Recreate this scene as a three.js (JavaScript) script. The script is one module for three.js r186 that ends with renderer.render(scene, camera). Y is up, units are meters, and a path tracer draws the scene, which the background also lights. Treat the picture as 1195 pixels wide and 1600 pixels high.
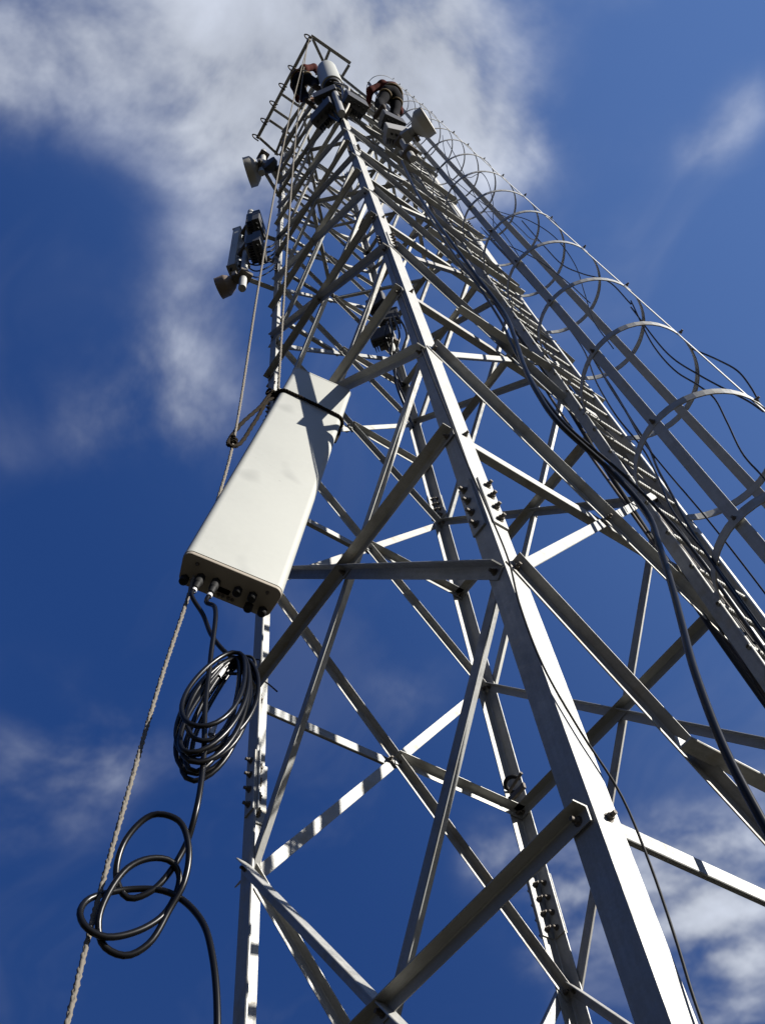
import * as THREE from 'three';
import { mergeGeometries, toCreasedNormals } from 'three/addons/utils/BufferGeometryUtils.js';
import { MarchingCubes } from 'three/addons/objects/MarchingCubes.js';
import { ImprovedNoise } from 'three/addons/math/ImprovedNoise.js';

// ------------------------------------------------------------------ camera, sky, sun, exposure
const scene = new THREE.Scene();
const camera = new THREE.PerspectiveCamera(55.02, 3 / 4, 0.05, 4000);
camera.position.set(1.946, 1.55, 2.3659);
camera.rotation.set(1.03895, 0.82164, -0.17526, 'YXZ');
scene.add(camera);

const SUN = new THREE.Vector3(0.805, 0.357, -0.465).normalize();
const SUN_POWER = 5.0, EXPOSURE = 2.4;
scene.background = makeSky();
scene.environment = scene.background;
const sun = new THREE.DirectionalLight(new THREE.Color(1.0, 0.955, 0.88), SUN_POWER);
sun.position.copy(SUN).multiplyScalar(60).add(new THREE.Vector3(0, 9, 0));
sun.target.position.set(0, 9, 0);
sun.castShadow = true;
sun.shadow.mapSize.set(4096, 4096);
Object.assign(sun.shadow.camera, { left: -14, right: 14, top: 16, bottom: -16, near: 1, far: 140 });
scene.add(sun, sun.target);

const renderer = new THREE.WebGLRenderer({ antialias: true });
renderer.toneMapping = THREE.LinearToneMapping;
renderer.toneMappingExposure = EXPOSURE;
renderer.shadowMap.enabled = true;

function makeSky() {
  const W = 4096, H = 2048, data = new Float32Array(W * H * 4), noise = new ImprovedNoise();
  // clouds of this afternoon, each [centre, two half axes, how dense] on the cloud layer one unit above the eye
  const banks = [[-0.161, 0.122, 0.038, -0.056, -0.058, -0.028, 0.55], [-0.256, 0.159, 0.03, -0.045, -0.05, -0.021, 0.5], [-0.132, 0.061, 0.038, -0.057, -0.058, -0.03, 0.5], [-0.08, 0.012, 0.035, -0.053, -0.051, -0.029, 0.6], [-0.074, -0.045, 0.043, -0.064, -0.062, -0.038, 0.95], [-0.01, -0.131, 0.043, -0.065, -0.06, -0.041, 1.1], [-0.041, -0.205, 0.035, -0.052, -0.048, -0.035, 0.8], [-0.087, -0.146, 0.045, -0.067, -0.065, -0.044, 0.85], [-0.123, -0.061, 0.03, -0.045, -0.045, -0.027, 0.6], [-0.168, -0.024, 0.023, -0.035, -0.036, -0.02, 0.4], [-0.045, -0.287, 0.028, -0.043, -0.04, -0.031, 0.32], [0.04, -0.168, 0.02, -0.03, -0.026, -0.019, 0.4], [-0.211, -0.077, 0.024, -0.037, -0.038, -0.022, 0.32], [-0.286, -0.09, 0.023, -0.035, -0.038, -0.021, 0.28], [-0.368, -0.114, 0.034, -0.054, -0.061, -0.034, 0.26], [-0.46, -0.106, 0.036, -0.058, -0.07, -0.036, 0.24], [-0.508, -0.057, 0.022, -0.035, -0.042, -0.02, 0.12], [-0.414, -0.179, 0.03, -0.047, -0.055, -0.031, 0.2], [-1.007, -0.234, 0.045, -0.08, -0.123, -0.056, 0.3], [-0.921, -0.293, 0.033, -0.058, -0.084, -0.042, 0.2], [-0.63, -0.58, 0.034, -0.059, -0.074, -0.052, 0.16], [0.138, -0.433, 0.014, -0.022, -0.017, -0.017, 0.26], [0.106, -0.438, 0.017, -0.025, -0.02, -0.02, 0.26], [0.075, -0.436, 0.012, -0.019, -0.015, -0.015, 0.2], [0.048, -0.394, 0.033, -0.05, -0.042, -0.038, 0.1], [0.09, -0.227, 0.02, -0.03, -0.025, -0.02, 0.25], [0.129, -0.281, 0.017, -0.025, -0.02, -0.018, 0.16], [-0.82, -0.89, 0.028, -0.052, -0.068, -0.053, 0.42], [-0.847, -1.052, 0.034, -0.065, -0.085, -0.071, 0.42], [-0.745, -1.18, 0.045, -0.085, -0.106, -0.099, 0.5], [-0.646, -1.212, 0.04, -0.074, -0.088, -0.087, 0.42], [-0.83, -1.319, 0.052, -0.1, -0.129, -0.124, 0.55], [-0.821, -1.447, 0.043, -0.083, -0.104, -0.106, 0.42], [-0.946, -1.51, 0.043, -0.087, -0.115, -0.114, 0.25], [-0.985, -1.126, 0.035, -0.068, -0.094, -0.077, 0.25], [-0.574, 0.005, 0.016, -0.026, -0.033, -0.014, 0.1], [-0.52, -1.133, 0.019, -0.035, -0.038, -0.039, 0.3]].map(([x, z, ax, az, bx, bz, d]) => { const det = ax * bz - az * bx; return { x, z, a: bz / det, b: -bx / det, c: -az / det, e: ax / det, d, reach: 2.6 * (Math.hypot(ax, az) + Math.hypot(bx, bz)) }; });
  const fbm = (x, y, z, n) => { let s = 0, a = 0.5; for (let i = 0; i < n; i++) { s += a * noise.noise(x, y, z); x = x * 2.03 + 1.7; y = y * 2.03 - 0.9; z += 3.1; a *= 0.56; } return s; };
  const smooth = (a, b, x) => { const t = Math.min(1, Math.max(0, (x - a) / (b - a))); return t * t * (3 - 2 * t); };
  const deep = [0.0068, 0.0230, 0.0865], pale = [0.043, 0.085, 0.203], rim = [0.062, 0.092, 0.154];
  for (let row = 0; row < H; row++) {
    const up = ((row + 0.5) / H - 0.5) * Math.PI, y = Math.sin(up);
    for (let col = 0; col < W; col++) {
      const at = (row * W + col) * 4;
      if (y < 0) { data[at] = 0.16; data[at + 1] = 0.18; data[at + 2] = 0.2; data[at + 3] = 1; continue; }
      const round = ((col + 0.5) / W - 0.5) * 2 * Math.PI, x = Math.cos(round) * Math.cos(up), z = Math.sin(round) * Math.cos(up);
      const cos = x * SUN.x + y * SUN.y + z * SUN.z, near = smooth(-0.15, 0.95, cos), low = Math.pow(1 - y, 5);
      let density = 0, thin = 0;
      if (y > 0.05) {
        const px = x / y, pz = z / y, wx = 0.35 * fbm(px * 2.1, pz * 2.1, 5.3, 3), wz = 0.35 * fbm(px * 2.1, pz * 2.1, 9.1, 3);
        let macro = 0;
        for (const k of banks) {
          const dx = px + wx * 0.22 - k.x, dz = pz + wz * 0.22 - k.z;
          if (Math.abs(dx) > k.reach || Math.abs(dz) > k.reach) continue;
          const s = dx * k.a + dz * k.b, t = dx * k.c + dz * k.e, q = (s * s + t * t) * 0.72;
          if (q < 5) macro = Math.max(macro, 0) + k.d * Math.exp(-q * 0.95) * (1 - 0.35 * macro);
        }
        // the same broken cover carries on over the rest of the sky
        const away = smooth(1.35, 2.6, Math.hypot(px + 0.45, pz + 0.5));
        macro += away * smooth(0.02, 0.4, fbm(px * 0.7 + 4, pz * 0.7 - 2, 1.5, 3)) * 0.5;
        if (macro > 0.02) {
          const d = fbm(px * 6 + wx * 1.5, pz * 6 + wz * 1.5, 2.2, 7);
          density = smooth(0.04, 1.3, macro * (1 + 1.3 * d) + 0.5 * d * Math.min(1, macro * 2));
          thin = d;
        }
        const veil = fbm(px * 1.6 + wx * 2 + 3, pz * 3.4 + wz * 2, 7.7, 6);
        density = 1 - (1 - 0.93 * density) * (1 - 0.16 * smooth(0.0, 0.5, veil) * (0.35 + 0.65 * near));
        density *= smooth(0.05, 0.2, y);
      }
      const glow = 0.15 * Math.pow(Math.max(0, cos), 8);
      for (let c = 0; c < 3; c++) {
        let clear = deep[c] + (pale[c] - deep[c]) * near;
        clear += (rim[c] * (0.8 + 0.5 * near) - clear) * low + glow * rim[c];
        const bright = [0.262, 0.282, 0.325][c] * (0.90 + 0.7 * thin) * (0.86 + 0.2 * near);
        data[at + c] = clear + (bright - clear) * density;
      }
      data[at + 3] = 1;
    }
  }
  const t = new THREE.DataTexture(data, W, H, THREE.RGBAFormat, THREE.FloatType);
  t.mapping = THREE.EquirectangularReflectionMapping; t.magFilter = THREE.LinearFilter; t.minFilter = THREE.LinearFilter;
  t.wrapS = THREE.RepeatWrapping; t.needsUpdate = true;
  return t;
}

// ------------------------------------------------------------------ helpers
const V = (x, y, z) => new THREE.Vector3(x, y, z);
const vec = (a) => new THREE.Vector3(a[0], a[1], a[2]);
let seed = 7; const rnd = () => { seed = (seed * 16807) % 2147483647; return seed / 2147483647; };
const used = {};
const numbered = (n) => { const k = used[n] = (used[n] ?? -1) + 1; return k ? `${n}_${String(k).padStart(3, '0')}` : n; };
function tag(o, label, category, group) { o.userData.label = label; o.userData.category = category; if (group) o.userData.group = group; return o; }
function thing(name, label, category, pos = [0, 0, 0], group) {
  const o = new THREE.Group(); o.name = numbered(name); o.position.set(...pos); scene.add(o); return tag(o, label, category, group);
}
function part(name, geo, mat, parent) {
  const m = new THREE.Mesh(geo, mat); m.name = name; m.castShadow = m.receiveShadow = true; parent.add(m); return m;
}
function solo(name, geo, mat, label, category, group) {
  geo.computeBoundingBox(); const c = geo.boundingBox.getCenter(V()); c.y = geo.boundingBox.min.y; geo.translate(-c.x, -c.y, -c.z);
  const m = part(numbered(name), geo, mat, scene); m.position.copy(c); return tag(m, label, category, group);
}
// a straight bar from a to b with the outline pts in the axes e1, e2; flat faces, uv in metres
function prism(a, b, pts, e1, e2) {
  const pos = [], uv = [], idx = [], n = pts.length, L = a.distanceTo(b), u0 = rnd() * 3, v0 = rnd() * 3;
  const P = (o, p) => o.clone().addScaledVector(e1, p[0]).addScaledVector(e2, p[1]);
  const area = pts.reduce((s, p, i) => { const q = pts[(i + 1) % n]; return s + p[0] * q[1] - q[0] * p[1]; }, 0);
  const dir = b.clone().sub(a), turned = (V().crossVectors(e1, e2).dot(dir) > 0) === (area > 0);
  let per = 0;
  for (let i = 0; i < n; i++) {
    const p = pts[i], q = pts[(i + 1) % n], w = Math.hypot(q[0] - p[0], q[1] - p[1]), k = pos.length / 3;
    for (const v of [P(a, p), P(a, q), P(b, q), P(b, p)]) pos.push(v.x, v.y, v.z);
    uv.push(u0, v0 + per, u0, v0 + per + w, u0 + L, v0 + per + w, u0 + L, v0 + per); per += w;
    turned ? idx.push(k, k + 1, k + 2, k, k + 2, k + 3) : idx.push(k, k + 2, k + 1, k, k + 3, k + 2);
  }
  const tris = THREE.ShapeUtils.triangulateShape(pts.map((p) => new THREE.Vector2(...p)), []);
  for (const [o, flip] of [[a, true], [b, false]]) {
    const k = pos.length / 3;
    for (const p of pts) { const v = P(o, p); pos.push(v.x, v.y, v.z); uv.push(u0 + p[0], v0 + p[1]); }
    for (const t of tris) { const f = (flip !== turned) !== (area < 0); f ? idx.push(k + t[0], k + t[1], k + t[2]) : idx.push(k + t[0], k + t[2], k + t[1]); }
  }
  const g = new THREE.BufferGeometry();
  g.setAttribute('position', new THREE.Float32BufferAttribute(pos, 3)); g.setAttribute('uv', new THREE.Float32BufferAttribute(uv, 2)); g.setIndex(idx);
  const out = g.toNonIndexed(); out.computeVertexNormals(); return out;
}
// rolled angle section: heel on the line a-b, legs f1 along e1 and f2 along e2, rounded toes
const anglePts = (f1, f2, t) => [[0, 0], [f1 - t * 0.4, 0], [f1, t * 0.4], [f1, t], [t * 1.5, t], [t, t * 1.5], [t, f2], [t * 0.4, f2], [0, f2 - t * 0.4]];
const angleBar = (a, b, e1, e2, f1, f2, t) => prism(a, b, anglePts(f1, f2, t), e1, e2);
const flatBar = (a, b, e1, e2, w, t) => { const c = Math.min(w, t) * 0.25; return prism(a, b, [[-w / 2 + c, -t / 2], [w / 2 - c, -t / 2], [w / 2, -t / 2 + c], [w / 2, t / 2 - c], [w / 2 - c, t / 2], [-w / 2 + c, t / 2], [-w / 2, t / 2 - c], [-w / 2, -t / 2 + c]], e1, e2); };
function tubeAlong(points, r, seg = 80, rad = 8, closed = false) {
  const curve = new THREE.CatmullRomCurve3(points.map((p) => p.isVector3 ? p : vec(p)), closed, 'centripetal');
  const g = new THREE.TubeGeometry(curve, seg, r, rad, closed), L = curve.getLength(), u = g.attributes.uv;
  for (let i = 0; i < u.count; i++) u.setXY(i, u.getX(i) * L, u.getY(i) * r * 6.28);
  return g.toNonIndexed();
}
function rod(a, b, r, rad = 8) {
  const d = b.clone().sub(a), g = new THREE.CylinderGeometry(r, r, d.length(), rad, 1);
  g.applyQuaternion(new THREE.Quaternion().setFromUnitVectors(V(0, 1, 0), d.clone().normalize())); g.translate(...a.clone().add(b).multiplyScalar(0.5)); return g.toNonIndexed();
}
// rope of three laid strands
function ropeAlong(points, r, pitch, seg, strandSeg = 6) {
  const curve = new THREE.CatmullRomCurve3(points.map(vec), false, 'centripetal'), L = curve.getLength(), fr = curve.computeFrenetFrames(seg, false), out = [];
  for (let s = 0; s < 3; s++) {
    const p = [];
    for (let i = 0; i <= seg; i++) {
      const c = curve.getPointAt(i / seg), a = (i / seg) * L / pitch * 6.2832 + s * 2.0944;
      p.push(c.addScaledVector(fr.normals[i], Math.cos(a) * r * 0.4).addScaledVector(fr.binormals[i], Math.sin(a) * r * 0.4));
    }
    const k = new THREE.CatmullRomCurve3(p), g = new THREE.TubeGeometry(k, seg, r * 0.58, strandSeg, false); out.push(g.toNonIndexed());
  }
  return mergeGeometries(out);
}
function box(w, h, d, bevel = 0.008) {
  const s = new THREE.Shape(), x = w / 2 - bevel, y = h / 2 - bevel; s.moveTo(-x, -y); s.lineTo(x, -y); s.lineTo(x, y); s.lineTo(-x, y); s.closePath();
  const g = new THREE.ExtrudeGeometry(s, { depth: d - 2 * bevel, bevelEnabled: true, bevelThickness: bevel, bevelSize: bevel, bevelSegments: 2, steps: 1 });
  g.translate(0, 0, -d / 2 + bevel); return g;
}
const placed = (g, m) => { g.applyMatrix4(m); return g; };
const frame = (x, y, z, o) => new THREE.Matrix4().makeBasis(x, y, z).setPosition(o);

// ------------------------------------------------------------------ materials
function texture(size, fn, repeat = 1, srgb = false) {
  const d = new Uint8Array(size * size * 4);
  for (let y = 0; y < size; y++) for (let x = 0; x < size; x++) { const c = fn(x / size, y / size), k = (y * size + x) * 4; for (let i = 0; i < 3; i++) d[k + i] = Math.max(0, Math.min(255, c[i] * 255)); d[k + 3] = 255; }
  const t = new THREE.DataTexture(d, size, size); t.wrapS = t.wrapT = THREE.RepeatWrapping; t.magFilter = THREE.LinearFilter; t.minFilter = THREE.LinearMipmapLinearFilter; t.generateMipmaps = true;
  if (srgb) t.colorSpace = THREE.SRGBColorSpace; t.repeat.set(repeat, repeat); t.needsUpdate = true; return t;
}
const N3 = new ImprovedNoise();
const tileNoise = (u, v, f, z) => { // repeats at the edges
  const n = (a, b) => N3.noise(a * f, b * f, z), w = (t) => t * t * (3 - 2 * t), a = w(u), b = w(v);
  return (n(u, v) * (1 - a) + n(u - 1, v) * a) * (1 - b) + (n(u, v - 1) * (1 - a) + n(u - 1, v - 1) * a) * b;
};
const streaks = (u, v, fu, fv, z) => { const n = (a, b) => N3.noise(a * fu, b * fv, z), w = (t) => t * t * (3 - 2 * t), a = w(u), b = w(v); return (n(u, v) * (1 - a) + n(u - 1, v) * a) * (1 - b) + (n(u, v - 1) * (1 - a) + n(u - 1, v - 1) * a) * b; };
const zincColor = texture(512, (u, v) => {
  const s = 0.82 + 0.10 * tileNoise(u, v, 3, 1.3) + 0.05 * tileNoise(u, v, 22, 4.1) + 0.08 * tileNoise(u, v, 110, 8.6) + 0.09 * streaks(u, v, 3, 48, 5.5) + 0.05 * streaks(u, v, 9, 120, 9.5), st = Math.max(0, tileNoise(u, v, 9, 12.5) - 0.28) * 0.9;
  return [s * (1 - st * 0.25), s * (1 - st * 0.45), s * (1 - st * 0.75)];
}, 1.7);
const zincRough = texture(512, (u, v) => { const r = 0.64 + 0.2 * tileNoise(u, v, 14, 3.3) + 0.16 * tileNoise(u, v, 60, 6.1); return [r, r, r]; }, 1.7);
const mat = (o) => new THREE.MeshStandardMaterial(o), lin = (r, g, b) => new THREE.Color().setRGB(r, g, b);
const M = {
  zinc: mat({ name: 'galvanised_steel', color: lin(0.35, 0.35, 0.335), map: zincColor, roughness: 1.0, roughnessMap: zincRough, metalness: 0.5, bumpMap: zincRough, bumpScale: 0.0004 }),
  zincDull: mat({ name: 'weathered_zinc', color: lin(0.27, 0.27, 0.26), map: zincColor, roughness: 0.95, roughnessMap: zincRough, metalness: 0.2 }),
  bolt: mat({ name: 'bolt_steel', color: lin(0.085, 0.073, 0.06), roughness: 0.65, metalness: 0.35 }),
  radome: mat({ name: 'white_radome', color: lin(0.29, 0.295, 0.275), roughness: 0.5, map: texture(256, (u, v) => { const g = Math.max(0, tileNoise(u, v, 7, 3.9) - 0.33) * 0.5 + Math.max(0, tileNoise(u, v * 0.999, 60, 2.9) - 0.5) * 0.9, s = 0.95 + 0.06 * tileNoise(u, v, 3, 2.2) + 0.025 * tileNoise(u, v, 40, 7.7) - g; return [s, s * 0.995, s * 0.98]; }) }),
  cap: mat({ name: 'tan_end_cap', color: lin(0.2, 0.175, 0.14), roughness: 0.65 }),
  black: new THREE.MeshPhysicalMaterial({ name: 'black_jacket_cable', color: lin(0.003, 0.003, 0.0035), roughness: 0.32, specularIntensity: 0.5 }),
  blackDull: new THREE.MeshPhysicalMaterial({ name: 'black_rubber', color: lin(0.008, 0.008, 0.008), roughness: 0.6, specularIntensity: 0.4 }),
  brown: mat({ name: 'dusty_cable', color: lin(0.045, 0.034, 0.025), roughness: 0.6 }),
  label: mat({ name: 'white_tape', color: lin(0.4, 0.4, 0.4), roughness: 0.5 }),
  rope: mat({ name: 'beige_rope', color: lin(0.105, 0.094, 0.078), roughness: 0.95 }),
  ropeDark: new THREE.MeshPhysicalMaterial({ name: 'dark_rope', color: lin(0.014, 0.011, 0.008), roughness: 1, specularIntensity: 0.15 }),
  grey: mat({ name: 'grey_housing', color: lin(0.2, 0.2, 0.195), roughness: 0.6 }),
  dark: mat({ name: 'dark_housing', color: lin(0.02, 0.02, 0.022), roughness: 0.6 }),
  dish: mat({ name: 'cream_dish', color: lin(0.3, 0.285, 0.25), roughness: 0.55 }),
  tan: mat({ name: 'tan_shroud', color: lin(0.12, 0.092, 0.07), roughness: 0.6 }),
  red: new THREE.MeshPhysicalMaterial({ name: 'red_jacket', color: lin(0.045, 0.010, 0.008), roughness: 0.9, specularIntensity: 0.2 }),
  navy: new THREE.MeshPhysicalMaterial({ name: 'dark_work_trousers', color: lin(0.009, 0.009, 0.011), roughness: 0.95, specularIntensity: 0.15 }),
  skin: mat({ name: 'skin', color: lin(0.24, 0.13, 0.085), roughness: 0.6 }),
  boot: mat({ name: 'boot_leather', color: lin(0.02, 0.013, 0.01), roughness: 0.8 }),
  white: mat({ name: 'white_plastic', color: lin(0.36, 0.36, 0.34), roughness: 0.35 }),
  yellow: mat({ name: 'yellow_webbing', color: lin(0.09, 0.06, 0.02), roughness: 0.8 }),
  hair: mat({ name: 'dark_hair', color: lin(0.015, 0.012, 0.01), roughness: 0.8 }),
};
const zincTones = [M.zinc, ...[[0.29, 0.295, 0.29, 1.0], [0.385, 0.385, 0.365, 0.9], [0.32, 0.315, 0.30, 1.0]].map(([r, g, b, q]) => { const m = M.zinc.clone(); m.color.setRGB(r, g, b); m.roughness = q; return m; })];
let tone = 0; const nextZinc = () => zincTones[(tone = (tone * 5 + 3) % 16) % 4];
M.ground = mat({ name: 'dry_grass', color: lin(0.12, 0.11, 0.10), roughness: 1, map: texture(512, (u, v) => { const n = 0.5 + 0.5 * tileNoise(u, v, 6, 1) + 0.35 * tileNoise(u, v, 40, 2) + 0.25 * tileNoise(u, v, 120, 5); return [0.15 + 0.09 * n, 0.14 + 0.08 * n, 0.075 + 0.045 * n]; }, 400) });

// ------------------------------------------------------------------ ground
const ground = part('ground', new THREE.CircleGeometry(1500, 96).rotateX(-Math.PI / 2), M.ground, scene);
ground.userData.kind = 'structure'; ground.userData.label = 'dry grassy ground around the tower';

// ------------------------------------------------------------------ the tower
const S = 1.7, OFF = 4.205, TAPER = 0.01482;
const half = (h) => (1 - TAPER * h) * S / 2;
const SIGN = { N: [1, 1], L: [-1, 1], F: [-1, -1], R: [1, -1] };
const corner = (k, h) => V(SIGN[k][0] * half(h), OFF + h * S, SIGN[k][1] * half(h));
const LEVELS = [-2.473, -1.2777, 0, 1.2133, 2.3906, 3.489, 4.49, 5.46, 6.41, 7.33, 8.23, 9.11, 9.96], TOP = 10.2;
const tower = thing('lattice_tower', 'tall square lattice tower of galvanised steel angles with crossed bracing', 'tower', [0, 0, 0]);
const LEG_F = 0.085, LEG_T = 0.009;
const boltGeo = (() => { const h = new THREE.CylinderGeometry(0.0125, 0.0125, 0.012, 6).translate(0, 0.009, 0), w = new THREE.CylinderGeometry(0.017, 0.017, 0.003, 12).translate(0, 0.0015, 0), s = new THREE.CylinderGeometry(0.008, 0.008, 0.02, 8).translate(0, 0.02, 0); return mergeGeometries([h, w, s].map((g) => g.toNonIndexed())); })();
const addBolt = (parent, at, n, k = 1) => { const b = part('bolt', boltGeo, M.bolt, parent); b.position.copy(at); b.quaternion.setFromUnitVectors(V(0, 1, 0), n); b.rotateY(rnd() * 3); b.scale.setScalar(k); return b; };
const legs = {};
for (const k of 'NLFR') {
  const [sx, sz] = SIGN[k], e1 = V(-sx, 0, 0), e2 = V(0, 0, -sz);
  const leg = legs[k] = part('leg', angleBar(corner(k, -2.473), corner(k, TOP), e1, e2, LEG_F, LEG_F, LEG_T), M.zinc, tower);
  // bolted splices: a cover plate on both flanges, outside and inside
  for (const h of [-2.0, 0.26, 2.53, 4.78, 7.05, 9.3]) for (const [along, out] of [[e1, e2.clone().negate()], [e2, e1.clone().negate()]]) {
    const a = corner(k, h - 0.095), b = corner(k, h + 0.105);
    const bump = k === 'L' ? 0.006 : 0;
    for (const [off, shift] of [[0.0045, 0.05], [-LEG_T - 0.0045, 0.055 + bump]]) {
      const o = V().addScaledVector(along, shift).addScaledVector(out, off);
      part('splice_plate', flatBar(a.clone().add(o), b.clone().add(o), along, out, 0.07, 0.008), M.zinc, leg);
    }
    for (let i = 0; i < 4; i++) {
      const at = corner(k, h - 0.07 + 0.05 * i).addScaledVector(along, 0.052);
      addBolt(leg, at.clone().addScaledVector(out, 0.009), out, 0.95);
      if (h > -1 && h < 3) addBolt(leg, at.clone().addScaledVector(out, -0.018), out.clone().negate(), 0.9);
    }
  }
}
// faces seen from outside: [left leg, right leg, outward normal, horizontal on the outside]
const FACES = [['L', 'N', V(0, 0, 1), true], ['N', 'R', V(1, 0, 0), false], ['R', 'F', V(0, 0, -1), false], ['F', 'L', V(-1, 0, 0), false]];
const GAUGE = 0.045, memberPoint = (k, h, along) => corner(k, h).addScaledVector(along, GAUGE);
function member(name, a, b, n, outside, f, t, lift, bolts, toe = 0.035) {
  const dir = b.clone().sub(a).normalize(), A = a.clone().addScaledVector(dir, -toe), B = b.clone().addScaledVector(dir, toe);
  const up = V().crossVectors(n, dir).normalize(); if (up.y < 0) up.negate();
  const out = n.clone().multiplyScalar(outside ? 1 : -1), base = (outside ? 0.0005 : -LEG_T - 0.0005) + (outside ? lift : -lift);
  const o = V().addScaledVector(n, base).addScaledVector(up, f / 2);
  const m = part(name, angleBar(A.add(o), B.add(o), up.clone().negate(), out, f, f, t), nextZinc(), tower);
  if (bolts) for (const p of [a, b]) {
    addBolt(m, p.clone().addScaledVector(n, base).addScaledVector(out, t), out, 0.8);
    addBolt(m, p.clone().addScaledVector(n, outside ? -LEG_T : 0), out.clone().negate(), 0.8);
  }
  return m;
}
const crossing = {};
for (let p = 0; p + 1 < LEVELS.length; p++) {
  const h0 = LEVELS[p], h1 = LEVELS[p + 1], w0 = half(h0), w1 = half(h1), hm = h0 + (h1 - h0) * w0 / (w0 + w1);
  const f = p < 2 ? 0.045 : p < 6 ? 0.053 : 0.047, t = 0.005, near = p >= 1 && p <= 4;
  for (const [lk, rk, n, horizOut] of FACES) {
    const al = corner(rk, h0).sub(corner(lk, h0)).normalize(), ar = al.clone().negate();
    const d1 = member('diagonal_brace', memberPoint(rk, h0, ar), memberPoint(lk, h1, al), n, true, f, t, 0, near);
    member('diagonal_brace', memberPoint(lk, h0, al), memberPoint(rk, h1, ar), n, false, f * (p < 2 ? 1 : 0.84), t, 0, near);
    const mid = corner(lk, hm).add(corner(rk, hm)).multiplyScalar(0.5);
    if (lk === 'F') { // in two lengths, one outside and one inside
      member('horizontal_brace', memberPoint(lk, hm, al), mid.clone().addScaledVector(al, -0.03), n, false, f, t, 0.0062, near);
      member('horizontal_brace', mid.clone().addScaledVector(al, 0.03), memberPoint(rk, hm, ar), n, true, f, t, 0.0062, near);
    } else member('horizontal_brace', memberPoint(lk, hm, al), memberPoint(rk, hm, ar), n, horizOut, f, t, 0.0062, near);
    crossing[lk + p] = mid;
    if (near) { addBolt(d1, mid.clone().addScaledVector(n, 0.012), n, 0.85); part('spacer', new THREE.CylinderGeometry(0.016, 0.016, 0.018, 12).applyQuaternion(new THREE.Quaternion().setFromUnitVectors(V(0, 1, 0), n)).translate(...mid.clone().addScaledVector(n, -0.007)), M.zinc, d1); }
  }
}
// plan bracing between the crossings of the four faces
for (const p of [6, 8, 10]) {
  const q = ['L', 'N', 'R', 'F'].map((k) => crossing[k + p].clone().multiply(V(0.97, 1, 0.97)).add(V(0, 0.05, 0)));
  q.forEach((a, i) => { const b = q[(i + 1) % 4], d = b.clone().sub(a).normalize(); part('plan_brace', angleBar(a, b, V(0, -1, 0), V().crossVectors(d, V(0, 1, 0)), 0.045, 0.045, 0.005), M.zinc, tower); });
}
// stays that carry the ladder, from the N-R braces back to the far leg
function ladderStay(y, z0, z1) {
  const h = (y - OFF) / S, x = half(h) - 0.03;
  const m = part('ladder_stay', angleBar(V(x + 0.066, y, z0), V(x + 0.066, y, z1), V(0, 1, 0), V(1, 0, 0), 0.05, 0.05, 0.006), M.zinc, tower);
  return m;
}
ladderStay(3.53, 0.42, -0.78); ladderStay(7.36, 0.45, -0.74); ladderStay(9.7, 0.3, -0.72); ladderStay(11.6, 0.3, -0.72); ladderStay(13.4, 0.3, -0.72); ladderStay(15.2, 0.3, -0.72);

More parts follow.
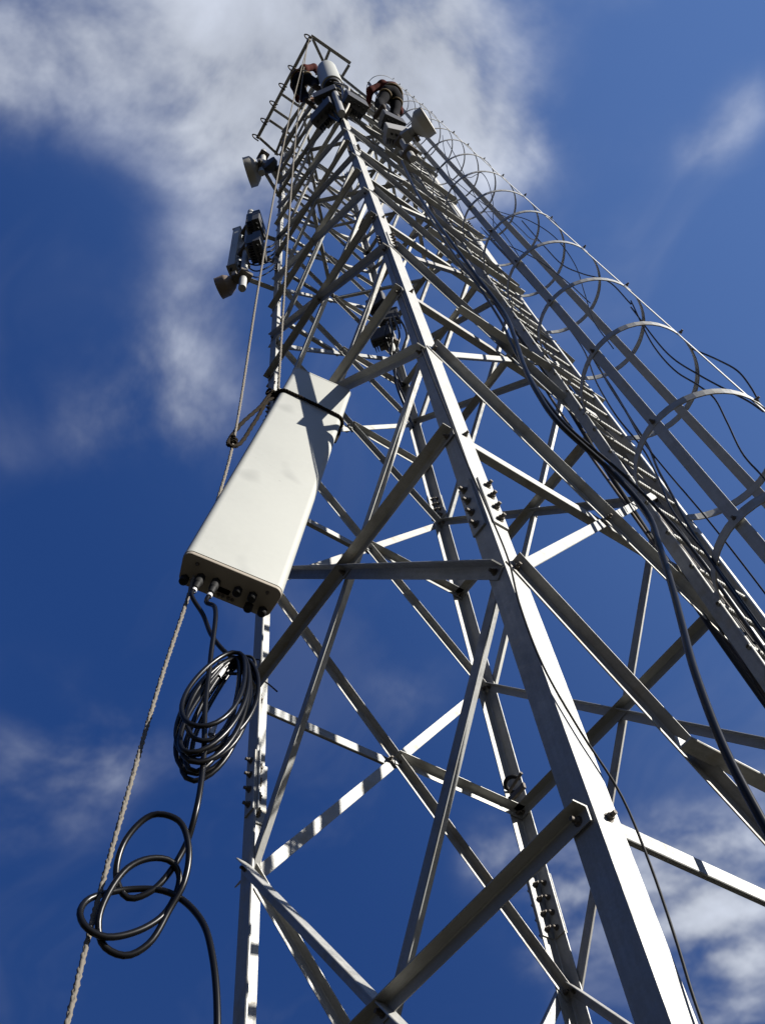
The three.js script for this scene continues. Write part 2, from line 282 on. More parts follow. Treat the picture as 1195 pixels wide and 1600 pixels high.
// ------------------------------------------------------------------ the caged ladder
const lx = (y) => Math.max(0.945 - 0.0236 * (y - 5.6), half((y - OFF) / S) - 0.02), apexX = (y) => 1.595 - 0.0236 * (y - 5.6);
const ladder = thing('caged_ladder', 'long vertical ladder with safety hoops up the right side of the tower', 'ladder', [0.9, 0, -0.46]);
const LZ = -0.30, RZ = -0.62, CZ = (LZ + RZ) / 2, LTOP = 21.2;
{
  const O = ladder.position, at = (x, y, z) => V(x - O.x, y - O.y, z - O.z), ys = [0.02, 5.6, 12, LTOP];
  for (const [z, lip] of [[LZ, 0], [RZ, 1]]) {
    const gs = [];
    for (let i = 0; i + 1 < ys.length; i++) {
      const a = at(lx(ys[i]), ys[i], z), b = at(lx(ys[i + 1]), ys[i + 1], z);
      gs.push(angleBar(a, b, V(-1, 0, 0), V(0, 0, lip ? -1 : 1), 0.062, lip ? 0.05 : 0.012, 0.006));
    }
    part('stile', mergeGeometries(gs), M.zinc, ladder);
  }
  // ribbed rungs
  const prof = []; for (let i = 0; i <= 26; i++) { const y = -0.165 + 0.33 * i / 26; prof.push(new THREE.Vector2(0.0092, y), new THREE.Vector2(0.0118, y + 0.004), new THREE.Vector2(0.0118, y + 0.0075), new THREE.Vector2(0.0092, y + 0.011)); }
  const rungGeo = new THREE.LatheGeometry(prof, 8).rotateX(Math.PI / 2);
  for (let y = 0.35; y < LTOP; y += 0.288) { const r = part('rung', rungGeo, M.zinc, ladder); r.position.copy(at(lx(y) - 0.012, y, CZ)); }
  // hoops and the three bars that tie them
  const hoopR = 0.345;
  const hoopYs = []; for (let y = 2.78; y < LTOP; y += 0.965) hoopYs.push(y);
  const centre = (y) => { const depth = apexX(y) - lx(y); return [lx(y) + depth - hoopR * Math.min(1, depth / 0.6), Math.min(1, depth / 0.6)]; };
  for (const y of hoopYs) {
    const pts = [], [cx, k] = centre(y), tilt = (rnd() - 0.5) * 0.09, bend = rnd() * 6.3;
    pts.push([lx(y) - 0.02, LZ + 0.008]);
    for (let i = 0; i <= 40; i++) { const a = 2.62 - 5.24 * i / 40; const R = hoopR * (1 + 0.018 * Math.sin(2 * a + bend) + 0.01 * Math.sin(3 * a + 2 * bend)); pts.push([cx + Math.cos(a) * R * k, CZ + Math.sin(a) * R]); }
    pts.push([lx(y) - 0.02, RZ - 0.008]);
    const pos = [], uv = [], idx = [], t = 0.003, w = 0.026; let run = 0;
    pts.forEach((p, i) => {
      const q0 = pts[Math.max(0, i - 1)], q1 = pts[Math.min(pts.length - 1, i + 1)], dx = q1[0] - q0[0], dz = q1[1] - q0[1], l = Math.hypot(dx, dz), nx = -dz / l, nz = dx / l;
      if (i) run += Math.hypot(p[0] - q0[0], p[1] - q0[1]);
      for (const [s, v] of [[1, -w], [1, w], [-1, w], [-1, -w]]) { const P = at(p[0] + nx * s * t, y + v + tilt * (p[0] - lx(y)), p[1] + nz * s * t); pos.push(P.x, P.y, P.z); uv.push(run, v + s * 0.03); }
      if (i) { const k = i * 4, j = k - 4; for (let c = 0; c < 4; c++) { const d = (c + 1) % 4; idx.push(j + c, k + c, k + d, j + c, k + d, j + d); } }
    });
    const g0 = new THREE.BufferGeometry(); g0.setAttribute('position', new THREE.Float32BufferAttribute(pos, 3)); g0.setAttribute('uv', new THREE.Float32BufferAttribute(uv, 2)); g0.setIndex(idx);
    const g = g0.toNonIndexed(); g.computeVertexNormals();
    const hoop = part('hoop', g, M.zinc, ladder);
    for (const a of [0, Math.PI / 2, -Math.PI / 2]) { const b = addBolt(hoop, at(cx + Math.cos(a) * (hoopR * (a ? 1 : k) + 0.004), y + tilt * 0.5, CZ + Math.sin(a) * (hoopR + 0.004)), V(Math.cos(a), 0, Math.sin(a)), 0.8); }
  }
  for (const a of [Math.PI / 2, 0, -Math.PI / 2]) {
    const gs = [], yy = [2.6, 5.6, 9, 12, 15, 18, LTOP];
    for (let i = 0; i + 1 < yy.length; i++) {
      const P = (y) => { const [cx, k] = centre(y), r = hoopR - 0.006; return at(cx + Math.cos(a) * r * (a ? 1 : k), y, CZ + Math.sin(a) * r); };
      gs.push(flatBar(P(yy[i]), P(yy[i + 1]), V(-Math.sin(a), 0, Math.cos(a)), V(Math.cos(a), 0, Math.sin(a)), a ? 0.055 : 0.042, 0.005));
    }
    part('cage_bar', mergeGeometries(gs), M.zinc, ladder);
  }
}

// ------------------------------------------------------------------ the panel antenna being hoisted
const W3 = V(0.2564, -0.185, -0.9487).addScaledVector(V(0.966, 0.081, 0.245), -0.07).normalize(), D3 = V(-0.0318, 0.9794, -0.1996).normalize(), N3d = V().crossVectors(W3, D3).normalize();
D3.crossVectors(N3d, W3).normalize();
const PO = V(0.252, 4.405, 1.71), PL = 2.585, PW = 0.36, PD = 0.128;
const inPanel = (x, y, z) => PO.clone().addScaledVector(W3, x).addScaledVector(D3, y).addScaledVector(N3d, z);
const outline = (grow = 0, seg = 6) => { // plan of the radome: flat front with rounded sides, narrower back
  const s = [], arc = (cx, cz, r, a0, a1) => { for (let i = 0; i <= seg; i++) { const a = a0 + (a1 - a0) * i / seg; s.push([cx + Math.cos(a) * (r + grow), cz + Math.sin(a) * (r + grow)]); } };
  arc(PW - 0.03, -0.03, 0.03, 0, Math.PI / 2); arc(0.03, -0.03, 0.03, Math.PI / 2, Math.PI);
  arc(0.045, -PD + 0.035, 0.035, Math.PI, Math.PI * 1.5); arc(PW - 0.045, -PD + 0.035, 0.035, Math.PI * 1.5, Math.PI * 2);
  return s;
};
{
  const base = inPanel(PW / 2, 0, -PD / 2), panel = thing('panel_antenna', 'large white panel antenna hanging from ropes with cables plugged into its underside', 'antenna', base.toArray());
  const back = new THREE.Matrix4().makeTranslation(-base.x, -base.y, -base.z);
  const body = (pts, y0, y1, bevel) => {
    const s = new THREE.Shape(pts.map((p) => new THREE.Vector2(p[0], p[1])));
    const g = new THREE.ExtrudeGeometry(s, { depth: y1 - y0 - 2 * bevel, bevelEnabled: bevel > 0, bevelThickness: bevel, bevelSize: bevel, bevelOffset: -bevel, bevelSegments: 3, steps: 1, curveSegments: 8 });
    // shape x -> W, shape y -> N, extrusion -> D
    g.translate(0, 0, y0 + bevel);
    const f = placed(placed(g.index ? g.toNonIndexed() : g, frame(W3, N3d, D3, PO)), back), p = f.attributes.position, u = f.attributes.uv;
    for (let i = 0; i < p.count; i += 3) for (const a of [p, u]) for (let c = 0; c < a.itemSize; c++) { const k = a.array[(i + 1) * a.itemSize + c]; a.array[(i + 1) * a.itemSize + c] = a.array[(i + 2) * a.itemSize + c]; a.array[(i + 2) * a.itemSize + c] = k; }
    f.computeVertexNormals(); return toCreasedNormals(f, 0.6);
  };
  part('radome', body(outline(), 0.006, PL - 0.02, 0), M.radome, panel);
  part('top_cap', body(outline(0.002), PL - 0.02, PL, 0.005), M.radome, panel);
  const cap = part('bottom_cap', body(outline(-0.0015), -0.012, 0.0055, 0.003), M.cap, panel);
  const drop = (x, y, z) => inPanel(x, y, z).sub(base), down = D3.clone().negate();
  const plugs = [[0.034, 0.1], [0.083, 0.072], [0.136, 0.066], [0.215, 0.064], [0.268, 0.062], [0.27, 0.104], [0.319, 0.1]];
  plugs.forEach(([x, z], i) => {
    const cabled = i === 1 || i === 2, g = [];
    const cyl = (r0, r1, y0, y1, rad = 20) => { const c = new THREE.CylinderGeometry(r0, r1, y1 - y0, rad).toNonIndexed(); c.translate(0, (y0 + y1) / 2, 0); g.push(c); };
    cyl(0.0165, 0.0165, 0, 0.012, 6); cyl(0.0155, 0.0155, 0.012, cabled ? 0.05 : 0.026); if (cabled) { cyl(0.012, 0.0155, 0.05, 0.056); cyl(0.010, 0.012, 0.056, 0.085); } else cyl(0.0115, 0.0155, 0.026, 0.03);
    const c = part('connector', mergeGeometries(g), M.blackDull, panel); c.position.copy(drop(x, -0.012, -z)); c.quaternion.setFromUnitVectors(V(0, 1, 0), down);
  });
  for (const [x, z] of [[0.055, 0.03], [0.31, 0.03], [0.16, 0.108], [0.175, 0.108], [0.195, 0.108], [0.21, 0.108]]) addBolt(panel, drop(x, -0.012, -z), down, 0.42);
  const plate = part('rating_plate', placed(placed(box(0.055, 0.02, 0.003, 0.001), frame(W3, N3d.clone().negate(), down, inPanel(0.165, -0.0135, -0.088))), back), M.zincDull, panel);
}
// sling tied round the panel, and the bight of rope that joins it to the tag line
{
  const ring = outline(0.009, 5), y0 = 1.94, pts = ring.map(([x, z]) => inPanel(x, y0 + 0.115 - 0.14 * x, z).toArray()); pts.push(pts[0]);
  const tail = [inPanel(PW + 0.006, y0 + 0.06, -0.05), inPanel(PW + 0.012, y0 + 0.0, -0.06), inPanel(PW + 0.006, y0 - 0.1, -0.075)].map((v) => v.toArray());
  const k = inPanel(-0.035, y0 + 0.12, -0.04), t = V(0.224, 5.441, 1.561);
  const mid = (f, o) => k.clone().lerp(t, f).add(o).toArray();
  const bight = [inPanel(-0.012, y0 + 0.12, -0.02).toArray(), k.toArray(), mid(0.35, V(0, 0.02, 0)), mid(0.8, V(0, 0.015, 0.02)), mid(1.05, V(0, -0.02, 0.01)), mid(0.98, V(0.01, -0.075, 0)), mid(0.5, V(0, -0.085, 0)), mid(0.1, V(0, -0.03, 0)), inPanel(-0.012, y0 + 0.09, -0.05).toArray()];
  const knot = []; for (let i = 0; i <= 30; i++) { const a = i / 30 * 18.8; knot.push(k.clone().add(V(Math.cos(a) * 0.016, Math.sin(a) * 0.018, 0.02 - 0.04 * i / 30 + Math.sin(a * 0.5) * 0.01)).toArray()); }
  const knot2 = []; for (let i = 0; i <= 24; i++) { const a = i / 24 * 15.7; knot2.push(t.clone().add(V(Math.cos(a) * 0.013, 0.03 - 0.06 * i / 24, Math.sin(a) * 0.013)).toArray()); }
  solo('sling_rope', mergeGeometries([ropeAlong(pts, 0.0105, 0.05, 160, 5), ropeAlong(tail, 0.0095, 0.05, 30, 5), ropeAlong(bight, 0.0115, 0.05, 110, 5), ropeAlong(knot, 0.008, 0.05, 90, 5), ropeAlong(knot2, 0.008, 0.05, 60, 5)]), M.ropeDark, 'dark rope sling knotted round the upper part of the white panel antenna', 'rope');
}
// hoist line and tag line, both over the pulley on the top frame
const PULLEY = V(0.93, 21.1, 1.17);
{
  const top = inPanel(-0.02, 2.2, -0.05), a = PULLEY.clone().add(V(-0.05, 0, 0.0));
  const down = []; for (let i = 0; i <= 8; i++) { const f = i / 8, p = a.clone().lerp(top, f); p.x += -0.10 * Math.sin(f * Math.PI); down.push(p.toArray()); }
  solo('hoist_rope', ropeAlong(down, 0.010, 0.06, 500, 5), M.rope, 'straight pale rope running from the frame at the top down to the white panel', 'rope');
  const knot = V(0.224, 5.441, 1.561), tag1 = []; for (let i = 0; i <= 8; i++) { const f = i / 8, p = PULLEY.clone().lerp(knot, f); p.x += -0.17 * Math.sin(f * Math.PI); tag1.push(p.toArray()); }
  tag1.push([0.214, 5.0, 1.59], [0.196, 4.62, 1.625], [0.182, 4.302, 1.645], [0.161, 3.835, 1.688], [0.145, 3.383, 1.72], [0.135, 3.041, 1.742], [0.129, 2.772, 1.753], [0.12, 2.2, 1.78], [0.11, 1.3, 1.82], [0.1, 0.25, 1.85], [0.2, 0.03, 1.95], [0.5, 0.02, 2.0]);
  solo('tag_rope', ropeAlong(tag1, 0.0088, 0.03, 1300, 6), M.rope, 'long beige guide rope hanging past the panel to the lower left corner', 'rope');
}

// ------------------------------------------------------------------ cables of the hanging panel
{
  const pl = (x, z) => inPanel(x, -0.085, -z).toArray();
  const bend = (pts, d) => pts.map(([x, y, z], i) => [x + d * Math.sin(i * 1.7), y, z + d * 0.8 * Math.sin(i * 1.7)]);
  const loops = [[0.221, 4.166, 1.566], [0.223, 3.906, 1.563], [0.222, 3.68, 1.564], [0.226, 3.482, 1.556], [0.222, 3.307, 1.561], [0.213, 3.226, 1.583], [0.186, 3.113, 1.637], [0.163, 3.087, 1.685], [0.149, 3.132, 1.714], [0.152, 3.229, 1.707], [0.177, 3.301, 1.655], [0.205, 3.281, 1.598], [0.219, 3.203, 1.571], [0.217, 3.115, 1.575], [0.204, 3.051, 1.6], [0.188, 2.971, 1.633], [0.169, 2.939, 1.673], [0.148, 2.954, 1.715], [0.14, 3.002, 1.73], [0.146, 3.069, 1.718], [0.162, 3.14, 1.686], [0.183, 3.174, 1.643], [0.201, 3.178, 1.606], [0.21, 3.15, 1.588], [0.209, 3.1, 1.592], [0.197, 3.037, 1.614], [0.173, 2.984, 1.663], [0.148, 2.962, 1.714], [0.131, 2.979, 1.75], [0.123, 3.014, 1.766], [0.126, 3.057, 1.759], [0.143, 3.089, 1.726], [0.164, 3.11, 1.683], [0.192, 3.112, 1.626], [0.214, 3.083, 1.58], [0.238, 3.012, 1.532], [0.25, 2.923, 1.507], [0.259, 2.773, 1.489]];
  const out = V(0.85, 0, 0.53), lifted = loops.map(([x, y, z], i) => { const d = i < 5 ? 0.03 : 0.022 * Math.sin(i * 0.72); return [x + out.x * d, y, z + out.z * d]; });
  const c = thing('looped_cable', 'black cable falling from the panel in loose loops at the lower left', 'cable', inPanel(0.136, -0.09, -0.066).toArray());
  const rel = (pts) => pts.map((p) => vec(p).sub(c.position));
  part('jacket', tubeAlong(rel([pl(0.136, 0.066), inPanel(0.136, -0.16, -0.068).toArray(), ...lifted, [0.26, 2.4, 1.49], [0.24, 1.4, 1.52], [0.25, 0.3, 1.5], [0.3, 0.02, 1.45]]), 0.0078, 420, 10), M.black, c);
  part('tape_band', tubeAlong(rel([inPanel(0.136, -0.108, -0.067).toArray(), inPanel(0.136, -0.122, -0.0675).toArray()]), 0.0098, 2, 12), M.label, c);
  const k = thing('coiled_cable', 'bundle of black cable coiled in a tall ring beside the left leg', 'cable', [0.235, 3.42, 1.538]);
  const relk = (pts) => pts.map((p) => vec(p).sub(k.position));
  part('lead', tubeAlong(relk([pl(0.083, 0.072), inPanel(0.083, -0.15, -0.07).toArray(), [0.205, 4.16, 1.6], [0.222, 4.05, 1.57], [0.245, 3.965, 1.525], [0.27, 3.92, 1.475], [0.29, 3.83, 1.44]]), 0.0075, 60, 10), M.black, k);
  part('tape_band', tubeAlong(relk([inPanel(0.083, -0.108, -0.0715).toArray(), inPanel(0.083, -0.122, -0.071).toArray()]), 0.0096, 2, 12), M.label, k);
  // a slanting ring of turns, gathered at the top, opening towards the bottom
  const ux = V(0.50, 0.02, -0.865).normalize(), uy = V(0.05, 0.982, -0.18).normalize(), uz = V().crossVectors(ux, uy).normalize(), top = V(0.258, 3.94, 1.497), pts = [];
  const turns = 10, per = 32, turn = (t) => [0.058 + 0.029 * (1 + Math.sin(t * 2.37)), 0.226 + 0.032 * Math.sin(t * 1.71 + 0.6) + 0.012 * Math.sin(t * 4.1), 0.022 * Math.sin(t * 3.3 + 1)];
  for (let i = 0; i <= turns * per; i++) {
    const f = i / per, t = Math.floor(f), u = f - t, w = u * u * (3 - 2 * u), A = turn(t), B = turn(t + 1), q = A.map((v, k) => v + (B[k] - v) * w), a = f * 6.2832 + 1.57, drop = 1 - Math.sin(a);
    pts.push(top.clone().addScaledVector(ux, Math.cos(a) * q[0] * (0.62 + 0.2 * drop) + q[2] * (0.4 + 0.5 * drop)).addScaledVector(uy, -q[1] * drop + 0.006 * Math.sin(t * 5)).addScaledVector(uz, (f - turns / 2) * 0.0062 * (0.6 + 0.7 * drop) + 0.01 * Math.sin(f * 2.2)).sub(k.position));
  }
  part('coil', tubeAlong(pts, 0.0072, turns * 40, 8), M.black, k);
  part('cable_tie', tubeAlong(relk([[0.235, 3.915, 1.545], [0.25, 3.955, 1.50], [0.28, 3.95, 1.46], [0.285, 3.90, 1.45], [0.262, 3.872, 1.49], [0.24, 3.88, 1.53], [0.235, 3.915, 1.545]]), 0.005, 50, 6), M.blackDull, k);
  part('tape_wrap', tubeAlong(relk([[0.243, 3.885, 1.532], [0.238, 3.85, 1.545]]), 0.0095, 2, 10), M.label, k);
  part('tape_wrap', tubeAlong(relk([[0.24, 3.64, 1.545], [0.237, 3.60, 1.55]]), 0.0095, 2, 10), M.label, k);
}
// twisted tie wires on the left leg
{
  const h = (5.35 - OFF) / S, x = -half(h), z = half(h);
  solo('tie_wire', mergeGeometries([[[-0.02, 0.10, 0.06], [0.07, 0.11, 0.04], [0.10, 0.07, 0.03], [0.02, -0.08, 0.05], [-0.04, -0.12, 0.06]], [[0.0, -0.06, 0.04], [0.06, 0.02, 0.03], [0.13, 0.0, 0.02], [0.16, 0.01, 0.02]], [[0.1, -0.06, 0.02], [0.16, -0.16, 0.01], [0.21, -0.25, 0.0]]].map((l) => tubeAlong(l.map((p) => [x + p[0], 5.35 + p[1], z + p[2] - 0.02]), 0.004, 30, 6))), M.blackDull, 'scraps of black tie wire twisted round the left tower leg', 'wire');
}

// ------------------------------------------------------------------ feeder cables on the right
solo('feeder_cable', tubeAlong([[0.93, 12.5, 0.25], [0.95, 10.6, 0.33], [1, 8.923, 0.33], [1, 8.117, 0.235], [1, 7.484, 0.155], [1, 6.975, 0.201], [1, 6.376, 0.29], [1, 5.969, 0.31], [1, 5.676, 0.27], [1, 5.424, 0.04], [1, 5.141, -0.055], [1, 4.778, 0.027], [1, 4.405, 0.133], [1, 4.108, 0.227], [1, 3.818, 0.317], [1, 3.443, 0.395], [1, 3.173, 0.405], [1, 2.6, 0.38], [1, 1.2, 0.3], [1, 0.03, 0.2]], 0.013, 260, 12), M.black, 'thickest black cable, hanging free in front of the ladder', 'cable');
solo('feeder_cable', tubeAlong([[0.9, 10.5, 0.26], [0.95, 8.6, 0.26], [0.97, 8.078, 0.232], [0.97, 7.3, 0.19], [0.97, 6.85, 0.225], [0.97, 6.449, 0.235], [0.975, 6.079, 0.215], [0.975, 5.824, 0.14], [0.98, 5.561, -0.13], [0.98, 5.2, -0.3], [0.985, 4.4, -0.345], [0.99, 3, -0.35], [1.0, 0.03, -0.35]], 0.0085, 200, 10), M.black, 'thinner black cable hugging the left stile of the ladder', 'cable');
const thinCables = [[[0.98, 11, -0.5], [1.04, 8.9, -0.6], [1.08, 7.9, -0.57], [1.08, 7.224, -0.487], [1.08, 6.825, -0.456], [1.08, 6.348, -0.397], [1.08, 5.978, -0.364], [1.08, 5.613, -0.272], [1.08, 5.314, -0.224], [1.08, 4.999, -0.168], [1.08, 4.6, -0.15], [1.08, 3.2, -0.2], [1.05, 0.03, -0.3]],
  [[0.99, 10.6, -0.46], [1.05, 8.8, -0.52], [1.08, 7.6, -0.47], [1.08, 6.667, -0.275], [1.08, 6.17, -0.23], [1.08, 5.85, -0.27], [1.08, 5.451, -0.2], [1.08, 5.05, -0.11], [1.08, 4.692, -0.165], [1.08, 3.9, -0.19], [1.06, 0.03, -0.32]],
  [[1.0, 10.9, -0.42], [1.06, 8.6, -0.5], [1.09, 7.6, -0.53], [1.09, 6.851, -0.41], [1.09, 6.404, -0.37], [1.09, 5.967, -0.31], [1.09, 5.624, -0.34], [1.09, 5.277, -0.4], [1.08, 4.6, -0.47], [1.05, 0.03, -0.5]]];
for (const [i, l] of thinCables.entries()) solo('thin_cable', tubeAlong(l, [0.0065, 0.005, 0.0042][i], 160, 8), M.black, ['thicker of the slack thin cables hanging beside the left cage bar', 'middle slack thin cable swinging from the left cage bar to the ladder', 'finest slack cable crossing from the left cage bar to the far stile'][i], 'cable');
const arcs = [[[1.47,7.911,-0.7],[1.378,7.254,-0.7],[1.373,6.836,-0.7],[1.411,6.543,-0.7],[1.426,6.332,-0.7],[1.389,6.085,-0.7],[1.34,5.793,-0.7],[1.338,5.523,-0.7],[1.317,5.248,-0.7]], [[1.441,7.849,-0.7],[1.409,7.018,-0.7],[1.452,6.62,-0.7],[1.509,6.255,-0.7],[1.541,6.057,-0.7],[1.555,5.909,-0.7]], [[1.527,6.862,-0.7],[1.582,6.566,-0.7],[1.612,6.331,-0.7],[1.598,6.138,-0.7],[1.569,5.97,-0.7]], [[1.268,10.856,-0.7],[1.27,9.937,-0.7],[1.286,9.302,-0.7],[1.354,8.875,-0.7],[1.451,8.404,-0.7],[1.455,7.88,-0.7]]];
for (const [i, l] of arcs.entries()) solo('loose_wire', tubeAlong(l, 0.0052, 60, 8), M.black, ['loose dark wire sagging lowest inside the cage hoops at right', 'loose dark wire crossing the middle of the cage to the outer bar', 'short loose wire bowed outside the outer cage bar', 'loose dark wire drooping through the upper cage hoops'][i], 'wire');
for (let i = 0; i < 5; i++) {
  const pts = []; for (let y = 7.5 + i * 0.6; y < 15.5 - i * 0.3; y += 0.55) pts.push([lx(y) + 0.34 + 0.16 * Math.sin(y * 0.8 + i * 2.3) + 0.05 * Math.sin(y * 2.1 + i), y, CZ + 0.22 * Math.sin(y * 0.55 + i * 1.4) + 0.04 * Math.sin(y * 2.6 + i)]);
  solo('cage_wire', tubeAlong(pts, 0.004, 120, 6), M.black, 'thin dark wire tangled with others inside the upper cage', 'wire', 'thin wires tangled inside the upper cage');
}
// cables clipped behind the ladder rungs
for (let i = 0; i < 12; i++) {
  const pts = [], z0 = -0.36 - 0.0215 * i, r = [0.011, 0.008, 0.0125, 0.010, 0.008, 0.012, 0.009, 0.011, 0.008, 0.0125, 0.010, 0.008][i];
  const end = 17.5 - 0.7 * ((i * 5) % 12);
  for (let y = 0.05; y <= end; y += 0.8) pts.push([lx(y) - 0.075 - 0.02 * ((i * 3) % 4) + 0.012 * Math.sin(y * 1.3 + i * 2), y, z0 + 0.028 * Math.sin(y * 0.9 + i * 1.7) + 0.01 * Math.sin(y * 2.7 + i)]);
  solo('riser_cable', tubeAlong(pts, r, 150, 7), i % 2 === 1 ? M.brown : M.blackDull, i % 2 === 1 ? 'dusty brown cable among the bunch behind the ladder rungs' : 'black cable among the bunch behind the ladder rungs', 'cable', i % 2 === 1 ? 'brown riser cables behind the ladder rungs' : 'black riser cables behind the ladder rungs');
}
solo('earth_wire', tubeAlong([[0.79, 8.4, 0.832], [0.80, 7.2, 0.842], [0.815, 6.2, 0.85], [0.825, 5.743, 0.853], [0.835, 5.369, 0.852], [0.842, 5.115, 0.856], [0.858, 4.758, 0.862], [0.866, 4.525, 0.858], [0.866, 4.217, 0.845], [0.868, 3.923, 0.874], [0.868, 3.635, 0.866], [0.869, 3.41, 0.812], [0.872, 3.227, 0.753], [0.875, 3.015, 0.75], [0.875, 2.793, 0.767], [0.875, 2.663, 0.783], [0.88, 2.3, 0.8], [0.9, 1, 0.8], [0.9, 0.02, 0.8]], 0.0036, 200, 6), M.blackDull, 'thin dark wire straying down the front face of the nearest leg', 'wire');

// ------------------------------------------------------------------ frame round the tower top
const topFrame = thing('mounting_frame', 'open steel frame sticking out round the very top of the tower', 'frame', [0, 21.2, 0.8]);
{
  const q = (x, z, y = 0) => V(x, y, z - 0.8), bar = (n, a, b, s = 0.05) => { const d = b.clone().sub(a).normalize(), e = V().crossVectors(d, V(0, 1, 0)).normalize(); part(n, angleBar(a, b, V(0, 1, 0), e, s, s, 0.006), M.zincDull, topFrame); };
  bar('front_rail', q(-1.04, 1.05), q(0.99, 1.14), 0.06); bar('side_rail', q(0.97, 1.17), q(0.985, 0.33), 0.06);
  for (const [a, b] of [[[0.98, 0.79], [0.60, 0.73]], [[0.98, 0.36], [0.62, 0.36]], [[-0.15, 1.09], [-0.15, 0.3]], [[0.27, 1.1], [0.27, 0.4]], [[-0.66, 1.06], [-0.66, 0.5]], [[-1.03, 1.05], [-1.1, 0.6]], [[0.95, 1.13], [0.70, 0.70]]]) bar('outrigger', q(...a, -0.006), q(...b, -0.006));
  bar('tie', q(-1.1, 0.62, -0.012), q(-0.6, 0.7, -0.012)); bar('tie', q(-0.45, 1.09, -0.012), q(-0.45, 0.72, -0.012));
  for (const x of [-1.03, -0.7, -0.35, 0.0, 0.35, 0.95]) part('u_bolt', tubeAlong([q(x - 0.03, 1.04 + 0.045 * (x + 1), -0.03), q(x - 0.03, 1.14 + 0.045 * (x + 1), 0.0), q(x, 1.19 + 0.045 * (x + 1), 0.02), q(x + 0.03, 1.14 + 0.045 * (x + 1), 0.0), q(x + 0.03, 1.04 + 0.045 * (x + 1), -0.03)].map((v) => v.toArray()), 0.012, 24, 6), M.bolt, topFrame);
}
{
  const p = thing('pulley', 'small rope pulley hung at the corner of the top frame', 'pulley', [PULLEY.x - 0.02, PULLEY.y, PULLEY.z]);
  const prof = [[0.012, -0.02], [0.05, -0.02], [0.04, -0.006], [0.04, 0.006], [0.05, 0.02], [0.012, 0.02]].map((a) => new THREE.Vector2(...a));
  part('sheave', new THREE.LatheGeometry(prof, 24).rotateX(Math.PI / 2), M.bolt, p);
  for (const z of [-0.026, 0.026]) part('cheek', box(0.06, 0.17, 0.006, 0.002).translate(0, 0.04, z), M.zincDull, p);
  part('shackle', new THREE.TorusGeometry(0.035, 0.008, 8, 20).translate(0, 0.13, 0), M.bolt, p);
}

// ------------------------------------------------------------------ radio equipment
function mountPole(name, label, pos, height, r, arms) { // arms: [height on the pole, end point]
  const t = thing(name, label, 'bracket', pos);
  part('pole', new THREE.CylinderGeometry(r, r, height, 16).translate(0, height / 2, 0), M.zinc, t);
  part('pole_cap', new THREE.SphereGeometry(r * 1.05, 12, 6, 0, 6.3, 0, 1.57).translate(0, height, 0), M.white, t);
  for (const [h, e] of arms) {
    const a = V(0, h, 0), b = vec(e).sub(t.position), d = b.clone().sub(a).normalize(), s = V().crossVectors(d, V(0, 1, 0)).normalize();
    part('arm', angleBar(a.clone().addScaledVector(s, -0.02), b.clone().addScaledVector(s, -0.02), V(0, 1, 0), s, 0.05, 0.05, 0.005), M.zincDull, t);
    part('clamp', box(0.16, 0.07, 0.14, 0.006).translate(0, h + 0.02, 0), M.bolt, t);
    part('u_bolt', new THREE.TorusGeometry(r + 0.018, 0.008, 8, 20).rotateX(Math.PI / 2).translate(0, h + 0.075, 0), M.bolt, t);
  }
  return t;
}
function radioUnit(label, pos, yaw, s, m = M.dark, group) {
  const t = thing('remote_radio_unit', label, 'radio unit', pos, group); t.rotation.y = yaw;
  part('housing', box(s[0], s[1], s[2] * 0.6, 0.012), m, t);
  const fins = []; for (let i = 0; i < 9; i++) { const f = box(0.008, s[1] * 0.9, s[2] * 0.45, 0.002); f.translate(-s[0] * 0.44 + s[0] * 0.11 * i, 0, -s[2] * 0.5); fins.push(f); }
  part('cooling_fins', mergeGeometries(fins), m, t);
  for (let i = 0; i < 4; i++) part('port', new THREE.CylinderGeometry(0.016, 0.016, 0.05, 10).translate(-s[0] * 0.3 + s[0] * 0.2 * i, -s[1] / 2 - 0.02, 0), M.blackDull, t);
  part('bracket', box(s[0] * 0.5, s[1] * 0.5, 0.05, 0.006).translate(0, 0, -s[2] * 0.75), M.zincDull, t);
  part('handle', tubeAlong([[-0.08, s[1] / 2, 0], [-0.07, s[1] / 2 + 0.05, 0], [0.07, s[1] / 2 + 0.05, 0], [0.08, s[1] / 2, 0]], 0.009, 20, 6), M.blackDull, t);
  return t;
}
function dish(label, pos, aim, dia, depth, shroud, radome, group) { // built facing +z, then turned
  const t = thing('microwave_dish', label, 'dish', pos, group), r = dia / 2;
  t.quaternion.setFromUnitVectors(V(0, 0, 1), vec(aim).normalize());
  const prof = [[0.02, -depth * 0.55], [r * 0.3, -depth * 0.52], [r * 0.62, -depth * 0.36], [r * 0.9, -depth * 0.1], [r, 0], [r, depth * 0.42], [r * 1.02, depth * 0.43], [r * 1.02, depth * 0.47], [r * 0.98, depth * 0.47]];
  part('reflector', new THREE.LatheGeometry(prof.map((a) => new THREE.Vector2(...a)), 40).rotateX(Math.PI / 2), shroud, t);
  const face = [[r * 0.985, depth * 0.465], [r * 0.7, depth * 0.5], [r * 0.35, depth * 0.515], [0, depth * 0.52]];
  part('cover', new THREE.LatheGeometry(face.map((a) => new THREE.Vector2(...a)), 40).rotateX(Math.PI / 2), radome, t);
  part('hub', new THREE.CylinderGeometry(r * 0.28, r * 0.34, 0.08, 20).rotateX(Math.PI / 2).translate(0, 0, -depth * 0.58), M.zincDull, t);
  part('radio', box(r * 0.75, r * 0.75, 0.1, 0.01).translate(0, 0, -depth * 0.58 - 0.09), M.grey, t);
  part('mount', box(0.07, r * 1.1, 0.05, 0.005).translate(r * 0.45, 0, -depth * 0.5 - 0.02), M.bolt, t);
  return t;
}
